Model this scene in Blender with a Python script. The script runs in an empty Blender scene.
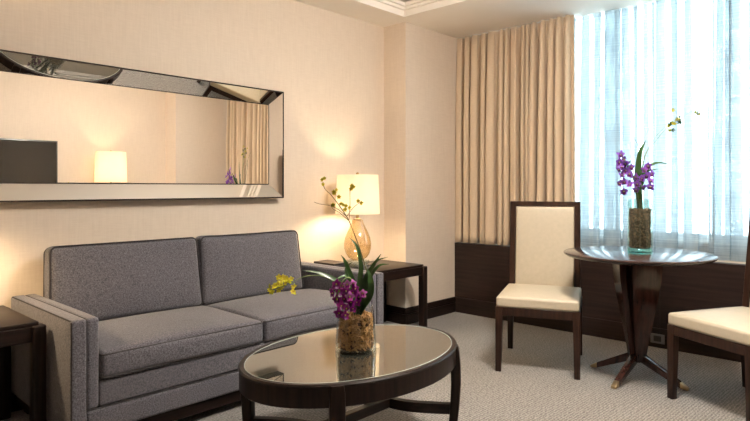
import bpy, bmesh, math, random
from mathutils import Vector, Matrix, noise as mnoise

S = bpy.context.scene
COL = S.collection
PI = math.pi

# ------------------------------------------------------------------ camera
EYE = 1.15
YAW = math.radians(43.2)
cam_d = bpy.data.cameras.new('camera')
cam_d.sensor_width = 36.0
cam_d.lens = 583.0 / 750.0 * 36.0
cam_d.shift_y = -22.5 / 750.0
cam_d.clip_start = 0.02
cam = bpy.data.objects.new('camera', cam_d)
COL.objects.link(cam)
cam.location = (0, 0, EYE)
cam.rotation_euler = (PI / 2, 0, YAW - PI / 2)
S.camera = cam

# ------------------------------------------------------------------ world / exposure
S.view_settings.view_transform = 'Standard'
S.view_settings.look = 'None'
S.view_settings.exposure = 0.38
S.view_settings.gamma = 1.0
S.view_settings.use_curve_mapping = False
try:
    S.cycles.use_denoising = True
    S.cycles.caustics_refractive = False
    S.cycles.caustics_reflective = False
    S.cycles.sample_clamp_indirect = 6.0
    S.cycles.max_bounces = 12
    S.cycles.transparent_max_bounces = 24
except Exception:
    pass
WORLD_STRENGTH = 10.0
w = bpy.data.worlds.new('overcast sky')
S.world = w
w.use_nodes = True
nt = w.node_tree
nt.nodes.clear()
wo = nt.nodes.new('ShaderNodeOutputWorld')
wb = nt.nodes.new('ShaderNodeBackground')
wb.inputs['Color'].default_value = (0.80, 0.93, 1.0, 1)
wb.inputs['Strength'].default_value = WORLD_STRENGTH
nt.links.new(wb.outputs[0], wo.inputs[0])

# daylight portal in the window opening (guides sampling of the sky only)
pl = bpy.data.lights.new('window_portal', 'AREA')
pl.shape = 'RECTANGLE'
pl.size = 3.4
pl.size_y = 1.98
pl.cycles.is_portal = True
po = bpy.data.objects.new('window_portal', pl)
COL.objects.link(po)
po.location = (4.86, 1.435, 1.76)
po.rotation_euler = (PI / 2, 0, PI / 2)

WARM = (1.0, 0.70, 0.40)
LAMP_WATTS = 13.0
FILL_WATTS = 150.0

# ------------------------------------------------------------------ materials
def mat(name, base=(0.5, 0.5, 0.5), rough=0.5, metal=0.0, coat=0.0, sheen=0.0, spec=0.5, ior=1.5,
        scale=None, var=0.0, stretch=(1, 1, 1), bump=0.0, bscale=None, detail=3.0, coat_rough=0.05):
    m = bpy.data.materials.new(name)
    m.use_nodes = True
    n = m.node_tree.nodes
    l = m.node_tree.links
    b = n['Principled BSDF']
    b.inputs['Base Color'].default_value = (*base, 1)
    b.inputs['Roughness'].default_value = rough
    b.inputs['Metallic'].default_value = metal
    b.inputs['Coat Weight'].default_value = coat
    b.inputs['Coat Roughness'].default_value = coat_rough
    b.inputs['Sheen Weight'].default_value = sheen
    b.inputs['Specular IOR Level'].default_value = spec
    b.inputs['IOR'].default_value = ior
    if scale:
        tc = n.new('ShaderNodeTexCoord')
        mp = n.new('ShaderNodeMapping')
        mp.inputs['Scale'].default_value = stretch
        l.new(tc.outputs['Object'], mp.inputs['Vector'])
        no = n.new('ShaderNodeTexNoise')
        no.inputs['Scale'].default_value = scale
        no.inputs['Detail'].default_value = detail
        l.new(mp.outputs[0], no.inputs['Vector'])
        cr = n.new('ShaderNodeValToRGB')
        cr.color_ramp.elements[0].position = 0.3
        cr.color_ramp.elements[1].position = 0.7
        cr.color_ramp.elements[0].color = (*[max(0, c * (1 - var)) for c in base], 1)
        cr.color_ramp.elements[1].color = (*[min(1, c * (1 + var)) for c in base], 1)
        l.new(no.outputs['Fac'], cr.inputs['Fac'])
        l.new(cr.outputs['Color'], b.inputs['Base Color'])
        if bump:
            n2 = no
            if bscale:
                n2 = n.new('ShaderNodeTexNoise')
                n2.inputs['Scale'].default_value = bscale
                n2.inputs['Detail'].default_value = 2
                l.new(mp.outputs[0], n2.inputs['Vector'])
            bp = n.new('ShaderNodeBump')
            bp.inputs['Strength'].default_value = bump
            bp.inputs['Distance'].default_value = 0.004
            l.new(n2.outputs['Fac'], bp.inputs['Height'])
            l.new(bp.outputs[0], b.inputs['Normal'])
    return m

def emis(name, col, strength):
    m = bpy.data.materials.new(name)
    m.use_nodes = True
    b = m.node_tree.nodes['Principled BSDF']
    b.inputs['Base Color'].default_value = (*col, 1)
    b.inputs['Emission Color'].default_value = (*col, 1)
    b.inputs['Emission Strength'].default_value = strength
    return m

def glass(name, tint=(1, 1, 1), ior=1.5, rough=0.0, boost=0.0):
    """clear thin glass: transparency with a Fresnel reflection"""
    m = bpy.data.materials.new(name)
    m.use_nodes = True
    n = m.node_tree.nodes
    l = m.node_tree.links
    n.clear()
    o = n.new('ShaderNodeOutputMaterial')
    mx = n.new('ShaderNodeMixShader')
    t = n.new('ShaderNodeBsdfTransparent')
    t.inputs['Color'].default_value = (*tint, 1)
    g = n.new('ShaderNodeBsdfGlossy')
    g.inputs['Roughness'].default_value = rough
    f0 = ((ior - 1) / (ior + 1)) ** 2 + boost
    lw = n.new('ShaderNodeLayerWeight')
    lw.inputs['Blend'].default_value = 0.5
    p = n.new('ShaderNodeMath')
    p.operation = 'POWER'
    p.inputs[1].default_value = 4.0
    l.new(lw.outputs['Facing'], p.inputs[0])
    a = n.new('ShaderNodeMapRange')
    a.inputs['To Min'].default_value = f0
    a.inputs['To Max'].default_value = 0.85
    l.new(p.outputs[0], a.inputs['Value'])
    l.new(a.outputs[0], mx.inputs[0])
    l.new(t.outputs[0], mx.inputs[1])
    l.new(g.outputs[0], mx.inputs[2])
    l.new(mx.outputs[0], o.inputs['Surface'])
    return m

def weave_wall(name, base, base2):
    """vinyl wallcovering with a fine linen weave"""
    m = mat(name, base, 0.62, spec=0.3)
    n = m.node_tree.nodes
    l = m.node_tree.links
    b = n['Principled BSDF']
    tc = n.new('ShaderNodeTexCoord')
    hs = []
    for st in ((14, 14, 160), (110, 110, 7)):
        mp = n.new('ShaderNodeMapping')
        mp.inputs['Scale'].default_value = st
        no = n.new('ShaderNodeTexNoise')
        no.inputs['Scale'].default_value = 1.0
        no.inputs['Detail'].default_value = 2
        l.new(tc.outputs['Object'], mp.inputs['Vector'])
        l.new(mp.outputs[0], no.inputs['Vector'])
        hs.append(no)
    ad = n.new('ShaderNodeMath')
    ad.operation = 'ADD'
    l.new(hs[0].outputs['Fac'], ad.inputs[0])
    l.new(hs[1].outputs['Fac'], ad.inputs[1])
    cr = n.new('ShaderNodeMapRange')
    cr.inputs['From Min'].default_value = 0.7
    cr.inputs['From Max'].default_value = 1.3
    l.new(ad.outputs[0], cr.inputs['Value'])
    mx = n.new('ShaderNodeMix')
    mx.data_type = 'RGBA'
    mx.inputs[6].default_value = (*base2, 1)
    mx.inputs[7].default_value = (*base, 1)
    l.new(cr.outputs[0], mx.inputs[0])
    l.new(mx.outputs[2], b.inputs['Base Color'])
    bp = n.new('ShaderNodeBump')
    bp.inputs['Strength'].default_value = 0.12
    bp.inputs['Distance'].default_value = 0.002
    l.new(ad.outputs[0], bp.inputs['Height'])
    l.new(bp.outputs[0], b.inputs['Normal'])
    return m

def carpet_mat():
    m = mat('woven carpet', (0.3, 0.27, 0.24), 0.95, spec=0.1, sheen=0.25)
    n = m.node_tree.nodes
    l = m.node_tree.links
    b = n['Principled BSDF']
    tc = n.new('ShaderNodeTexCoord')
    mp = n.new('ShaderNodeMapping')
    mp.inputs['Rotation'].default_value = (0, 0, math.radians(2))
    l.new(tc.outputs['Object'], mp.inputs['Vector'])
    wv = n.new('ShaderNodeTexWave')
    wv.wave_type = 'BANDS'
    wv.bands_direction = 'Y'
    wv.inputs['Scale'].default_value = 20
    wv.inputs['Distortion'].default_value = 5.0
    wv.inputs['Detail'].default_value = 2
    wv.inputs['Detail Scale'].default_value = 3
    no = n.new('ShaderNodeTexNoise')
    no.inputs['Scale'].default_value = 100
    no.inputs['Detail'].default_value = 3
    big = n.new('ShaderNodeTexNoise')
    big.inputs['Scale'].default_value = 2.2
    for q in (wv, no, big):
        l.new(mp.outputs[0], q.inputs['Vector'])
    a = n.new('ShaderNodeMath')
    a.operation = 'MULTIPLY_ADD'
    a.inputs[1].default_value = 0.28
    l.new(wv.outputs['Fac'], a.inputs[0])
    l.new(no.outputs['Fac'], a.inputs[2])
    cr = n.new('ShaderNodeValToRGB')
    cr.color_ramp.elements[0].position = 0.35
    cr.color_ramp.elements[1].position = 0.92
    cr.color_ramp.elements[0].color = (0.065, 0.061, 0.057, 1)
    cr.color_ramp.elements[1].color = (0.35, 0.325, 0.30, 1)
    l.new(a.outputs[0], cr.inputs['Fac'])
    l.new(cr.outputs['Color'], b.inputs['Base Color'])
    bp = n.new('ShaderNodeBump')
    bp.inputs['Strength'].default_value = 0.6
    bp.inputs['Distance'].default_value = 0.006
    l.new(a.outputs[0], bp.inputs['Height'])
    l.new(bp.outputs[0], b.inputs['Normal'])
    return m

def wood_mat(name, c0, c1, axis, rough=0.36, coat=0.06, scale=1.0):
    """dark stained wood, grain running along the given object axis"""
    m = mat(name, c0, rough, coat=coat, coat_rough=0.12, spec=0.15)
    n = m.node_tree.nodes
    l = m.node_tree.links
    b = n['Principled BSDF']
    tc = n.new('ShaderNodeTexCoord')
    mp = n.new('ShaderNodeMapping')
    st = [70 * scale, 70 * scale, 70 * scale]
    st[axis] = 2.5 * scale
    mp.inputs['Scale'].default_value = st
    l.new(tc.outputs['Object'], mp.inputs['Vector'])
    no = n.new('ShaderNodeTexNoise')
    no.inputs['Scale'].default_value = 1.0
    no.inputs['Detail'].default_value = 4
    l.new(mp.outputs[0], no.inputs['Vector'])
    cr = n.new('ShaderNodeValToRGB')
    cr.color_ramp.elements[0].position = 0.32
    cr.color_ramp.elements[1].position = 0.68
    cr.color_ramp.elements[0].color = (*c0, 1)
    cr.color_ramp.elements[1].color = (*c1, 1)
    l.new(no.outputs['Fac'], cr.inputs['Fac'])
    l.new(cr.outputs['Color'], b.inputs['Base Color'])
    return m

def shade_mat(name, col, trans):
    m = bpy.data.materials.new(name)
    m.use_nodes = True
    n = m.node_tree.nodes
    l = m.node_tree.links
    n.clear()
    o = n.new('ShaderNodeOutputMaterial')
    mx = n.new('ShaderNodeMixShader')
    mx.inputs[0].default_value = trans
    d = n.new('ShaderNodeBsdfDiffuse')
    d.inputs['Color'].default_value = (*col, 1)
    t = n.new('ShaderNodeBsdfTranslucent')
    t.inputs['Color'].default_value = (*col, 1)
    l.new(d.outputs[0], mx.inputs[1])
    l.new(t.outputs[0], mx.inputs[2])
    l.new(mx.outputs[0], o.inputs['Surface'])
    return m

def sheer_mat():
    """open linen weave: threads scatter light, the gaps let the sky through"""
    m = bpy.data.materials.new('sheer linen')
    m.use_nodes = True
    n = m.node_tree.nodes
    l = m.node_tree.links
    n.clear()
    o = n.new('ShaderNodeOutputMaterial')
    tc = n.new('ShaderNodeTexCoord')
    uv = tc.outputs['UV']
    facs = []
    for st in ((60, 4, 1), (3, 110, 1)):
        mp = n.new('ShaderNodeMapping')
        mp.inputs['Scale'].default_value = st
        l.new(uv, mp.inputs['Vector'])
        no = n.new('ShaderNodeTexNoise')
        no.inputs['Scale'].default_value = 1.0
        no.inputs['Detail'].default_value = 4
        l.new(mp.outputs[0], no.inputs['Vector'])
        facs.append(no.outputs['Fac'])
    ad = n.new('ShaderNodeMath')
    ad.operation = 'ADD'
    l.new(facs[0], ad.inputs[0])
    l.new(facs[1], ad.inputs[1])
    mr = n.new('ShaderNodeMapRange')
    mr.inputs['From Min'].default_value = 0.75
    mr.inputs['From Max'].default_value = 1.3
    mr.inputs['To Min'].default_value = 0.52
    mr.inputs['To Max'].default_value = 0.90
    l.new(ad.outputs[0], mr.inputs['Value'])
    cloth = n.new('ShaderNodeMixShader')
    cloth.inputs[0].default_value = 0.45
    d = n.new('ShaderNodeBsdfDiffuse')
    d.inputs['Color'].default_value = (0.45, 0.52, 0.56, 1)
    t = n.new('ShaderNodeBsdfTranslucent')
    t.inputs['Color'].default_value = (0.30, 0.35, 0.375, 1)
    l.new(d.outputs[0], cloth.inputs[1])
    l.new(t.outputs[0], cloth.inputs[2])
    tr = n.new('ShaderNodeBsdfTransparent')
    tr.inputs['Color'].default_value = (0.90, 0.97, 1.0, 1)
    mx = n.new('ShaderNodeMixShader')
    l.new(mr.outputs[0], mx.inputs[0])
    l.new(tr.outputs[0], mx.inputs[1])
    l.new(cloth.outputs[0], mx.inputs[2])
    l.new(mx.outputs[0], o.inputs['Surface'])
    return m

M = {}
M['wall'] = weave_wall('cream wallcovering', (0.72, 0.615, 0.505), (0.665, 0.56, 0.455))
M['ceiling'] = mat('ceiling paint', (0.88, 0.82, 0.75), 0.8, spec=0.2, scale=3, var=0.02)
M['carpet'] = carpet_mat()
M['wood_x'] = wood_mat('espresso wood x', (0.006, 0.0035, 0.003), (0.017, 0.009, 0.0068), 0)
M['wood_y'] = wood_mat('espresso wood y', (0.006, 0.0035, 0.003), (0.017, 0.009, 0.0068), 1)
M['wood_z'] = wood_mat('espresso wood z', (0.006, 0.0035, 0.003), (0.019, 0.010, 0.0072), 2)
M['walnut'] = wood_mat('dark walnut', (0.013, 0.0065, 0.0048), (0.036, 0.017, 0.011), 2, rough=0.3, coat=0.2)
M['cherry'] = wood_mat('red brown lacquered wood', (0.020, 0.0075, 0.006), (0.042, 0.015, 0.011), 2, rough=0.24, coat=0.5)
M['lacquer'] = wood_mat('lacquered table top', (0.022, 0.012, 0.011), (0.05, 0.026, 0.021), 1, rough=0.22, coat=0.55)
M['panel'] = wood_mat('dark panelling', (0.013, 0.008, 0.007), (0.026, 0.016, 0.013), 1, rough=0.4, coat=0.15)
M['fabric'] = mat('grey chenille', (0.100, 0.096, 0.110), 0.9, sheen=0.25, spec=0.15, scale=170, var=0.55, bump=0.5)
M['piping'] = mat('charcoal piping', (0.035, 0.031, 0.033), 0.8, spec=0.2, scale=80, var=0.2)
M['seam'] = mat('grey welt cord', (0.055, 0.050, 0.052), 0.85, spec=0.2, scale=120, var=0.3)
M['leather'] = mat('cream upholstery', (0.47, 0.405, 0.30), 0.45, spec=0.4, scale=40, var=0.04, bump=0.08, bscale=220)
M['drape'] = mat('tan satin drapery', (0.63, 0.485, 0.335), 0.55, sheen=0.3, spec=0.3, scale=60, var=0.08, stretch=(1, 1, 6))
M['lining'] = shade_mat('pale curtain lining', (0.66, 0.58, 0.47), 0.3)
M['sheer'] = sheer_mat()
M['mirror'] = mat('mirror glass', (0.90, 0.88, 0.84), 0.0, metal=1.0)
M['brown_edge'] = mat('dark brown edge', (0.018, 0.010, 0.008), 0.6, spec=0.2)
M['bronze_glass'] = mat('bronze table glass', (0.035, 0.034, 0.026), 0.012, ior=1.95, coat=0.8, coat_rough=0.0)
M['glass_edge'] = mat('polished glass edge', (0.45, 0.50, 0.47), 0.1, spec=0.8)
M['glass'] = glass('clear glass', (0.97, 0.985, 0.98), 1.5)
M['aqua_clear'] = glass('pale aqua glass', (0.88, 0.97, 0.95), 1.55, boost=0.03)
M['pane'] = glass('window glass', (0.95, 0.98, 0.98), 1.45)
M['aqua'] = glass('thick aqua glass base', (0.45, 0.88, 0.80), 1.6, boost=0.12)
M['amber'] = glass('amber blown glass', (0.98, 0.84, 0.60), 1.75, 0.02, boost=0.16)
M['acrylic'] = glass('clear acrylic', (0.80, 0.86, 0.85), 1.5, boost=0.14)
M['shade'] = shade_mat('white linen shade', (0.94, 0.90, 0.82), 0.75)
M['brass'] = mat('brushed brass', (0.50, 0.37, 0.21), 0.3, metal=1.0)
M['nickel'] = mat('pale nickel', (0.75, 0.72, 0.66), 0.25, metal=1.0)
M['bark_core'] = mat('bark gap shade', (0.05, 0.025, 0.012), 0.95)  # core coloured dark to stand for shade in the gaps between chips
M['bark'] = mat('bark chips', (0.40, 0.22, 0.08), 0.85, scale=45, var=0.4, detail=2)
M['bark_dark'] = mat('dark mulch', (0.17, 0.085, 0.045), 0.9, scale=60, var=0.7, detail=2)
def thin(m, amount):
    # petals and leaves pass part of the light through
    n = m.node_tree.nodes
    l = m.node_tree.links
    b = n['Principled BSDF']
    out = [q for q in n if q.type == 'OUTPUT_MATERIAL'][0]
    t = n.new('ShaderNodeBsdfTranslucent')
    if b.inputs['Base Color'].is_linked:
        l.new(b.inputs['Base Color'].links[0].from_socket, t.inputs['Color'])
    else:
        t.inputs['Color'].default_value = b.inputs['Base Color'].default_value
    mx = n.new('ShaderNodeMixShader')
    mx.inputs[0].default_value = amount
    l.new(b.outputs[0], mx.inputs[1])
    l.new(t.outputs[0], mx.inputs[2])
    l.new(mx.outputs[0], out.inputs['Surface'])
    return m
M['leaf'] = mat('orchid leaf', (0.030, 0.085, 0.018), 0.35, coat=0.2, scale=12, var=0.35)
M['stem'] = mat('green stem', (0.11, 0.16, 0.04), 0.5, scale=20, var=0.2)
M['stem_brown'] = mat('brown green stem', (0.10, 0.085, 0.03), 0.55, scale=20, var=0.2)
M['purple'] = mat('magenta petals', (0.36, 0.022, 0.30), 0.5, sheen=0.2, scale=60, var=0.35)
M['violet'] = mat('violet petals', (0.36, 0.12, 0.60), 0.5, sheen=0.2, scale=60, var=0.3)
M['pale_purple'] = mat('pale pink petals', (0.66, 0.26, 0.60), 0.5, scale=60, var=0.3)
M['lip'] = mat('deep purple lip', (0.14, 0.005, 0.14), 0.5)
M['yellow'] = mat('yellow petals', (0.95, 0.80, 0.10), 0.5, scale=60, var=0.25)
M['bud'] = mat('yellow green buds', (0.62, 0.56, 0.05), 0.5, scale=60, var=0.25)
for q in ('leaf', 'purple', 'violet', 'pale_purple', 'yellow', 'bud'):
    thin(M[q], 0.3 if q == 'leaf' else 0.45)
M['ochre'] = mat('ochre flower centre', (0.50, 0.22, 0.02), 0.6)
M['black'] = mat('black plastic', (0.012, 0.012, 0.013), 0.35)
M['screen'] = mat('dark screen', (0.012, 0.011, 0.010), 0.12, spec=0.7)
M['steel'] = mat('grey steel plate', (0.20, 0.20, 0.21), 0.4, metal=0.6)
M['slot'] = mat('socket face', (0.03, 0.03, 0.033), 0.5)
M['alu'] = mat('grey window frame', (0.28, 0.29, 0.30), 0.4, metal=0.5)
M['dark_leather'] = mat('dark leather cover', (0.03, 0.022, 0.020), 0.5, scale=80, var=0.2, bump=0.2)
M['sill'] = mat('pale sill board', (0.62, 0.50, 0.38), 0.5, scale=20, var=0.08)
M['parapet'] = mat('parapet finish', (0.33, 0.24, 0.18), 0.8, scale=6, var=0.2)
M['door'] = wood_mat('door veneer', (0.05, 0.026, 0.014), (0.09, 0.05, 0.028), 2, rough=0.35)
M['fixture'] = mat('white fixture', (0.8, 0.78, 0.74), 0.4)

# ------------------------------------------------------------------ helpers
def empty(name, label, cat, loc=(0, 0, 0), rz=0.0, group=None):
    o = bpy.data.objects.new(name, None)
    o.empty_display_size = 0.1
    COL.objects.link(o)
    o.location = loc
    o.rotation_euler = (0, 0, rz)
    tag(o, label, cat, group)
    return o

def tag(o, label, cat, group=None, kind=None):
    o['label'] = label
    o['category'] = cat
    if group:
        o['group'] = group
    if kind:
        o['kind'] = kind
    return o

def obj(name, bm, m, parent=None, smooth=True, loc=None, auto=40):
    me = bpy.data.meshes.new(name)
    bmesh.ops.recalc_face_normals(bm, faces=bm.faces)
    if smooth:
        lim = math.radians(auto)
        for f in bm.faces:
            f.smooth = True
        for e in bm.edges:
            if len(e.link_faces) == 2 and e.calc_face_angle(0) > lim:
                e.smooth = False
    bm.to_mesh(me)
    bm.free()
    if isinstance(m, (list, tuple)):
        for q in m:
            me.materials.append(q)
    else:
        me.materials.append(m)
    o = bpy.data.objects.new(name, me)
    COL.objects.link(o)
    if parent is not None:
        o.parent = parent
    if loc is not None:
        o.location = loc
    return o

def struct(name, bm, m, parent=None, smooth=False):
    o = obj(name, bm, m, parent, smooth)
    if parent is None:
        o['kind'] = 'structure'
    return o

def box(bm, x0, x1, y0, y1, z0, z1, bevel=0.0, seg=2, mi=0):
    r = bmesh.ops.create_cube(bm, size=1.0)
    vs = r['verts']
    for v in vs:
        v.co = Vector(((x0 + x1) / 2 + v.co.x * (x1 - x0), (y0 + y1) / 2 + v.co.y * (y1 - y0), (z0 + z1) / 2 + v.co.z * (z1 - z0)))
    fs = set(f for v in vs for f in v.link_faces)
    for f in fs:
        f.material_index = mi
    if bevel:
        es = list(set(e for v in vs for e in v.link_edges))
        bmesh.ops.bevel(bm, geom=es, offset=bevel, segments=seg, profile=0.5, affect='EDGES')
    return bm

def nbox(*a, **k):
    return box(bmesh.new(), *a, **k)

def hexa(bm, bot, top, bevel=0.0, mi=0):
    """a block from four bottom and four top corners"""
    vb = [bm.verts.new(p) for p in bot]
    vt = [bm.verts.new(p) for p in top]
    fs = [bm.faces.new(vb[::-1]), bm.faces.new(vt)]
    for i in range(4):
        j = (i + 1) % 4
        fs.append(bm.faces.new((vb[i], vb[j], vt[j], vt[i])))
    for f in fs:
        f.material_index = mi
    if bevel:
        es = list(set(e for f in fs for e in f.edges))
        bmesh.ops.bevel(bm, geom=es, offset=bevel, segments=2, profile=0.5, affect='EDGES')
    return bm

def lathe(bm, prof, n=40, c=(0, 0, 0), sx=1.0, sy=1.0, close_bottom=True, close_top=True, mi=0):
    rings = []
    for r, z in prof:
        ring = []
        for i in range(n):
            a = 2 * PI * i / n
            ring.append(bm.verts.new((c[0] + r * sx * math.cos(a), c[1] + r * sy * math.sin(a), c[2] + z)))
        rings.append(ring)
    for k in range(len(rings) - 1):
        for i in range(n):
            j = (i + 1) % n
            f = bm.faces.new((rings[k][i], rings[k][j], rings[k + 1][j], rings[k + 1][i]))
            f.material_index = mi
    if close_bottom:
        bm.faces.new(rings[0][::-1]).material_index = mi
    if close_top:
        bm.faces.new(rings[-1]).material_index = mi
    return bm

def tube(bm, pts, r, n=8, closed=False, r1=None):
    pts = [Vector(p) for p in pts]
    m = len(pts)
    rings = []
    up = None
    for i, p in enumerate(pts):
        a = pts[(i - 1) % m] if (closed or i > 0) else p
        b = pts[(i + 1) % m] if (closed or i < m - 1) else p
        t = (b - a)
        if t.length < 1e-9:
            t = Vector((0, 0, 1))
        t.normalize()
        if up is None:
            up = t.orthogonal().normalized()
        else:
            up = up - t * up.dot(t)
            up = up.normalized() if up.length > 1e-6 else t.orthogonal().normalized()
        sd = t.cross(up)
        rr = r if r1 is None else r + (r1 - r) * i / (m - 1)
        rings.append([bm.verts.new(p + (up * math.cos(2 * PI * k / n) + sd * math.sin(2 * PI * k / n)) * rr) for k in range(n)])
    rng = m if closed else m - 1
    for i in range(rng):
        A, B = rings[i], rings[(i + 1) % m]
        off = 0
        if closed and i == m - 1:
            off = min(range(n), key=lambda q: sum((A[k].co - B[(k + q) % n].co).length for k in range(n)))
        for k in range(n):
            k2 = (k + 1) % n
            bm.faces.new((A[k], A[k2], B[(k2 + off) % n], B[(k + off) % n]))
    if not closed:
        bm.faces.new(rings[0][::-1])
        bm.faces.new(rings[-1])
    return bm

def catmull(pts, n=8):
    pts = [Vector(p) for p in pts]
    P = [pts[0] * 2 - pts[1]] + pts + [pts[-1] * 2 - pts[-2]]
    out = []
    for i in range(1, len(P) - 2):
        for k in range(n):
            t = k / n
            a, b, c, d = P[i - 1], P[i], P[i + 1], P[i + 2]
            out.append(0.5 * ((2 * b) + (c - a) * t + (2 * a - 5 * b + 4 * c - d) * t * t + (3 * b - a - 3 * c + d) * t ** 3))
    out.append(pts[-1])
    return out

def cushion(bm, hx, hy, hz, r, cz=0.0, cy=0.0, c=(0, 0, 0), n=14, wob=0.0, seed=0):
    """rounded box with crowned faces, half sizes hx hy hz"""
    def params(h):
        e = [-1.0, -1 + 0.25 * r / h, -1 + 0.6 * r / h, -1 + r / h]
        mid = [-1 + r / h + (2 - 2 * r / h) * k / n for k in range(1, n)]
        return e + mid + [-q for q in e[::-1]]
    U = [params(hx), params(hy), params(hz)]
    H = (hx, hy, hz)
    cache = {}
    def vert(p):
        key = tuple(round(q, 5) for q in p)
        if key in cache:
            return cache[key]
        q = Vector((p[0] * hx, p[1] * hy, p[2] * hz))
        inn = Vector([max(-(H[i] - r), min(H[i] - r, q[i])) for i in range(3)])
        d = q - inn
        if d.length > 1e-9:
            q = inn + d.normalized() * r
        fx, fy, fz = 1 - p[0] ** 2, 1 - p[1] ** 2, 1 - p[2] ** 2
        q.z += p[2] * cz * (fx ** 0.6) * (fy ** 0.6)
        q.y += p[1] * cy * (fx ** 0.6) * (fz ** 0.6)
        if wob:
            q += mnoise.noise_vector(q * 3.1 + Vector((seed, 0, 0))) * wob
        v = bm.verts.new(q + Vector(c))
        cache[key] = v
        return v
    for ax in range(3):
        a, b = (ax + 1) % 3, (ax + 2) % 3
        for s in (-1, 1):
            A, B = U[a], U[b]
            for i in range(len(A) - 1):
                for j in range(len(B) - 1):
                    ps = []
                    for (ii, jj) in ((i, j), (i + 1, j), (i + 1, j + 1), (i, j + 1)):
                        p = [0, 0, 0]
                        p[ax], p[a], p[b] = s, A[ii], B[jj]
                        ps.append(vert(p))
                    if len(set(ps)) == 4:
                        try:
                            bm.faces.new(ps)
                        except ValueError:
                            pass
    return bm

def rrect(hx, hy, r, n=5):
    """rounded rectangle loop in 2D"""
    out = []
    for (sx, sy, a0) in ((1, 1, 0), (-1, 1, 90), (-1, -1, 180), (1, -1, 270)):
        for k in range(n + 1):
            a = math.radians(a0 + 90 * k / n)
            out.append((sx * (hx - r) + r * math.cos(a), sy * (hy - r) + r * math.sin(a)))
    return out

FW = Vector((math.cos(YAW), math.sin(YAW), 0))
RT = Vector((math.sin(YAW), -math.cos(YAW), 0))
def at(px, py, d):
    """world point seen at a picture position at real depth d from the viewpoint"""
    return FW * d + RT * ((px - 375) / 583.0 * d) + Vector((0, 0, EYE - (py - 188) / 583.0 * d))

# ------------------------------------------------------------------ room shell
XL, XR = -1.3, 4.85          # left wall, outer face of window
YB, YF = 3.42, -0.58         # sofa wall, opposite wall
CZ = 2.55                    # soffit height
CX = 3.757                   # window alcove piers
PY1, PY0 = 3.175, -0.30      # pier faces

struct('floor', nbox(XL - 0.1, XR + 0.1, YF - 0.1, YB + 0.1, -0.06, 0), M['carpet'])
struct('wall_back', nbox(XL - 0.1, CX + 0.02, YB, YB + 0.1, 0, 2.9), M['wall'])
struct('wall_left', nbox(XL - 0.1, XL, YF - 0.1, YB + 0.1, 0, 2.9), M['wall'])
struct('wall_front', nbox(XL - 0.1, CX + 0.02, YF - 0.1, YF, 0, 2.9), M['wall'])
struct('wall_pier_back', nbox(CX, XR + 0.1, PY1, YB + 0.1, 0, 2.9), M['wall'])
struct('wall_pier_front', nbox(CX, XR + 0.1, YF - 0.1, PY0, 0, 2.9), M['wall'])

# ceiling: soffit ring and raised tray
TX0, TX1, TY0, TY1 = -0.75, 3.64, 0.0, 3.09
TZ = 2.66
bm = bmesh.new()
box(bm, XL - 0.1, 4.72, TY1, YB + 0.1, CZ, CZ + 0.2)
box(bm, XL - 0.1, 4.72, YF - 0.1, TY0, CZ, CZ + 0.2)
box(bm, XL - 0.1, TX0, TY0, TY1, CZ, CZ + 0.2)
box(bm, TX1, 4.72, TY0, TY1, CZ, CZ + 0.2)
box(bm, 4.72, XR + 0.1, YF - 0.1, YB + 0.1, CZ + 0.20, CZ + 0.26)
box(bm, TX0 - 0.05, TX1 + 0.05, TY0 - 0.05, TY1 + 0.05, TZ + 0.06, TZ + 0.12)
struct('ceiling', bm, M['ceiling'])
# crown trim stepping up inside the tray
bm = bmesh.new()
for (a, z0, z1) in ((0.022, CZ + 0.05, CZ + 0.072), (0.045, CZ + 0.072, CZ + 0.098), (0.085, TZ + 0.005, TZ + 0.062)):
    box(bm, TX0, TX1, TY1 - a, TY1, z0, z1)
    box(bm, TX0, TX1, TY0, TY0 + a, z0, z1)
    box(bm, TX0, TX0 + a, TY0 + a, TY1 - a, z0, z1)
    box(bm, TX1 - a, TX1, TY0 + a, TY1 - a, z0, z1)
struct('trim_1', bm, M['ceiling'])

def baseboard(name, segs):
    bm = bmesh.new()
    for (x0, x1, y0, y1, nx, ny) in segs:
        for (z0, z1, t) in ((0, 0.085, 0.018), (0.085, 0.098, 0.013), (0.098, 0.14, 0.016)):
            box(bm, min(x0, x0 + nx * t), max(x1, x1 + nx * t), min(y0, y0 + ny * t), max(y1, y1 + ny * t), z0, z1, 0.003, 1)
    struct(name, bm, M['wood_x'])
baseboard('baseboard_back', [(XL, CX, YB, YB, 0, -1), (CX, CX, PY1 - 0.016, YB, -1, 0), (CX, 4.47, PY1, PY1, 0, -1)])
baseboard('baseboard_front', [(XL, CX, YF, YF, 0, 1), (CX, CX, YF, PY0 + 0.016, -1, 0), (CX, 4.47, PY0, PY0, 0, 1)])
baseboard('baseboard_left', [(XL, XL, YF, YB, 1, 0)])

# wood dado below the window with its baseboard, ledge and the parapet behind the curtains
DX = 4.465
bm = nbox(DX, DX + 0.03, PY0, PY1, 0, 0.628)
for y in (0.10, 1.38, 2.62):
    box(bm, DX - 0.0015, DX, y - 0.002, y + 0.002, 0.14, 0.628)
struct('wall_dado', bm, M['panel'])
struct('baseboard_right', nbox(DX - 0.012, DX, PY0 + 0.017, PY1 - 0.017, 0, 0.14, 0.003, 1), M['panel'])
struct('trim_2', nbox(DX - 0.004, 4.535, PY0, PY1, 0.628, 0.642, 0.003, 1), M['panel'])
struct('trim_4', nbox(4.535, 4.72, PY0, PY1, 0.628, 0.642, 0.001, 1), M['sill'])
struct('wall_right', nbox(4.72, 4.85, PY0, PY1, 0, 0.745), M['parapet'])
struct('trim_3', nbox(4.70, 4.85, PY0, PY1, 0.745, 0.77, 0.004, 1), M['sill'])

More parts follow.
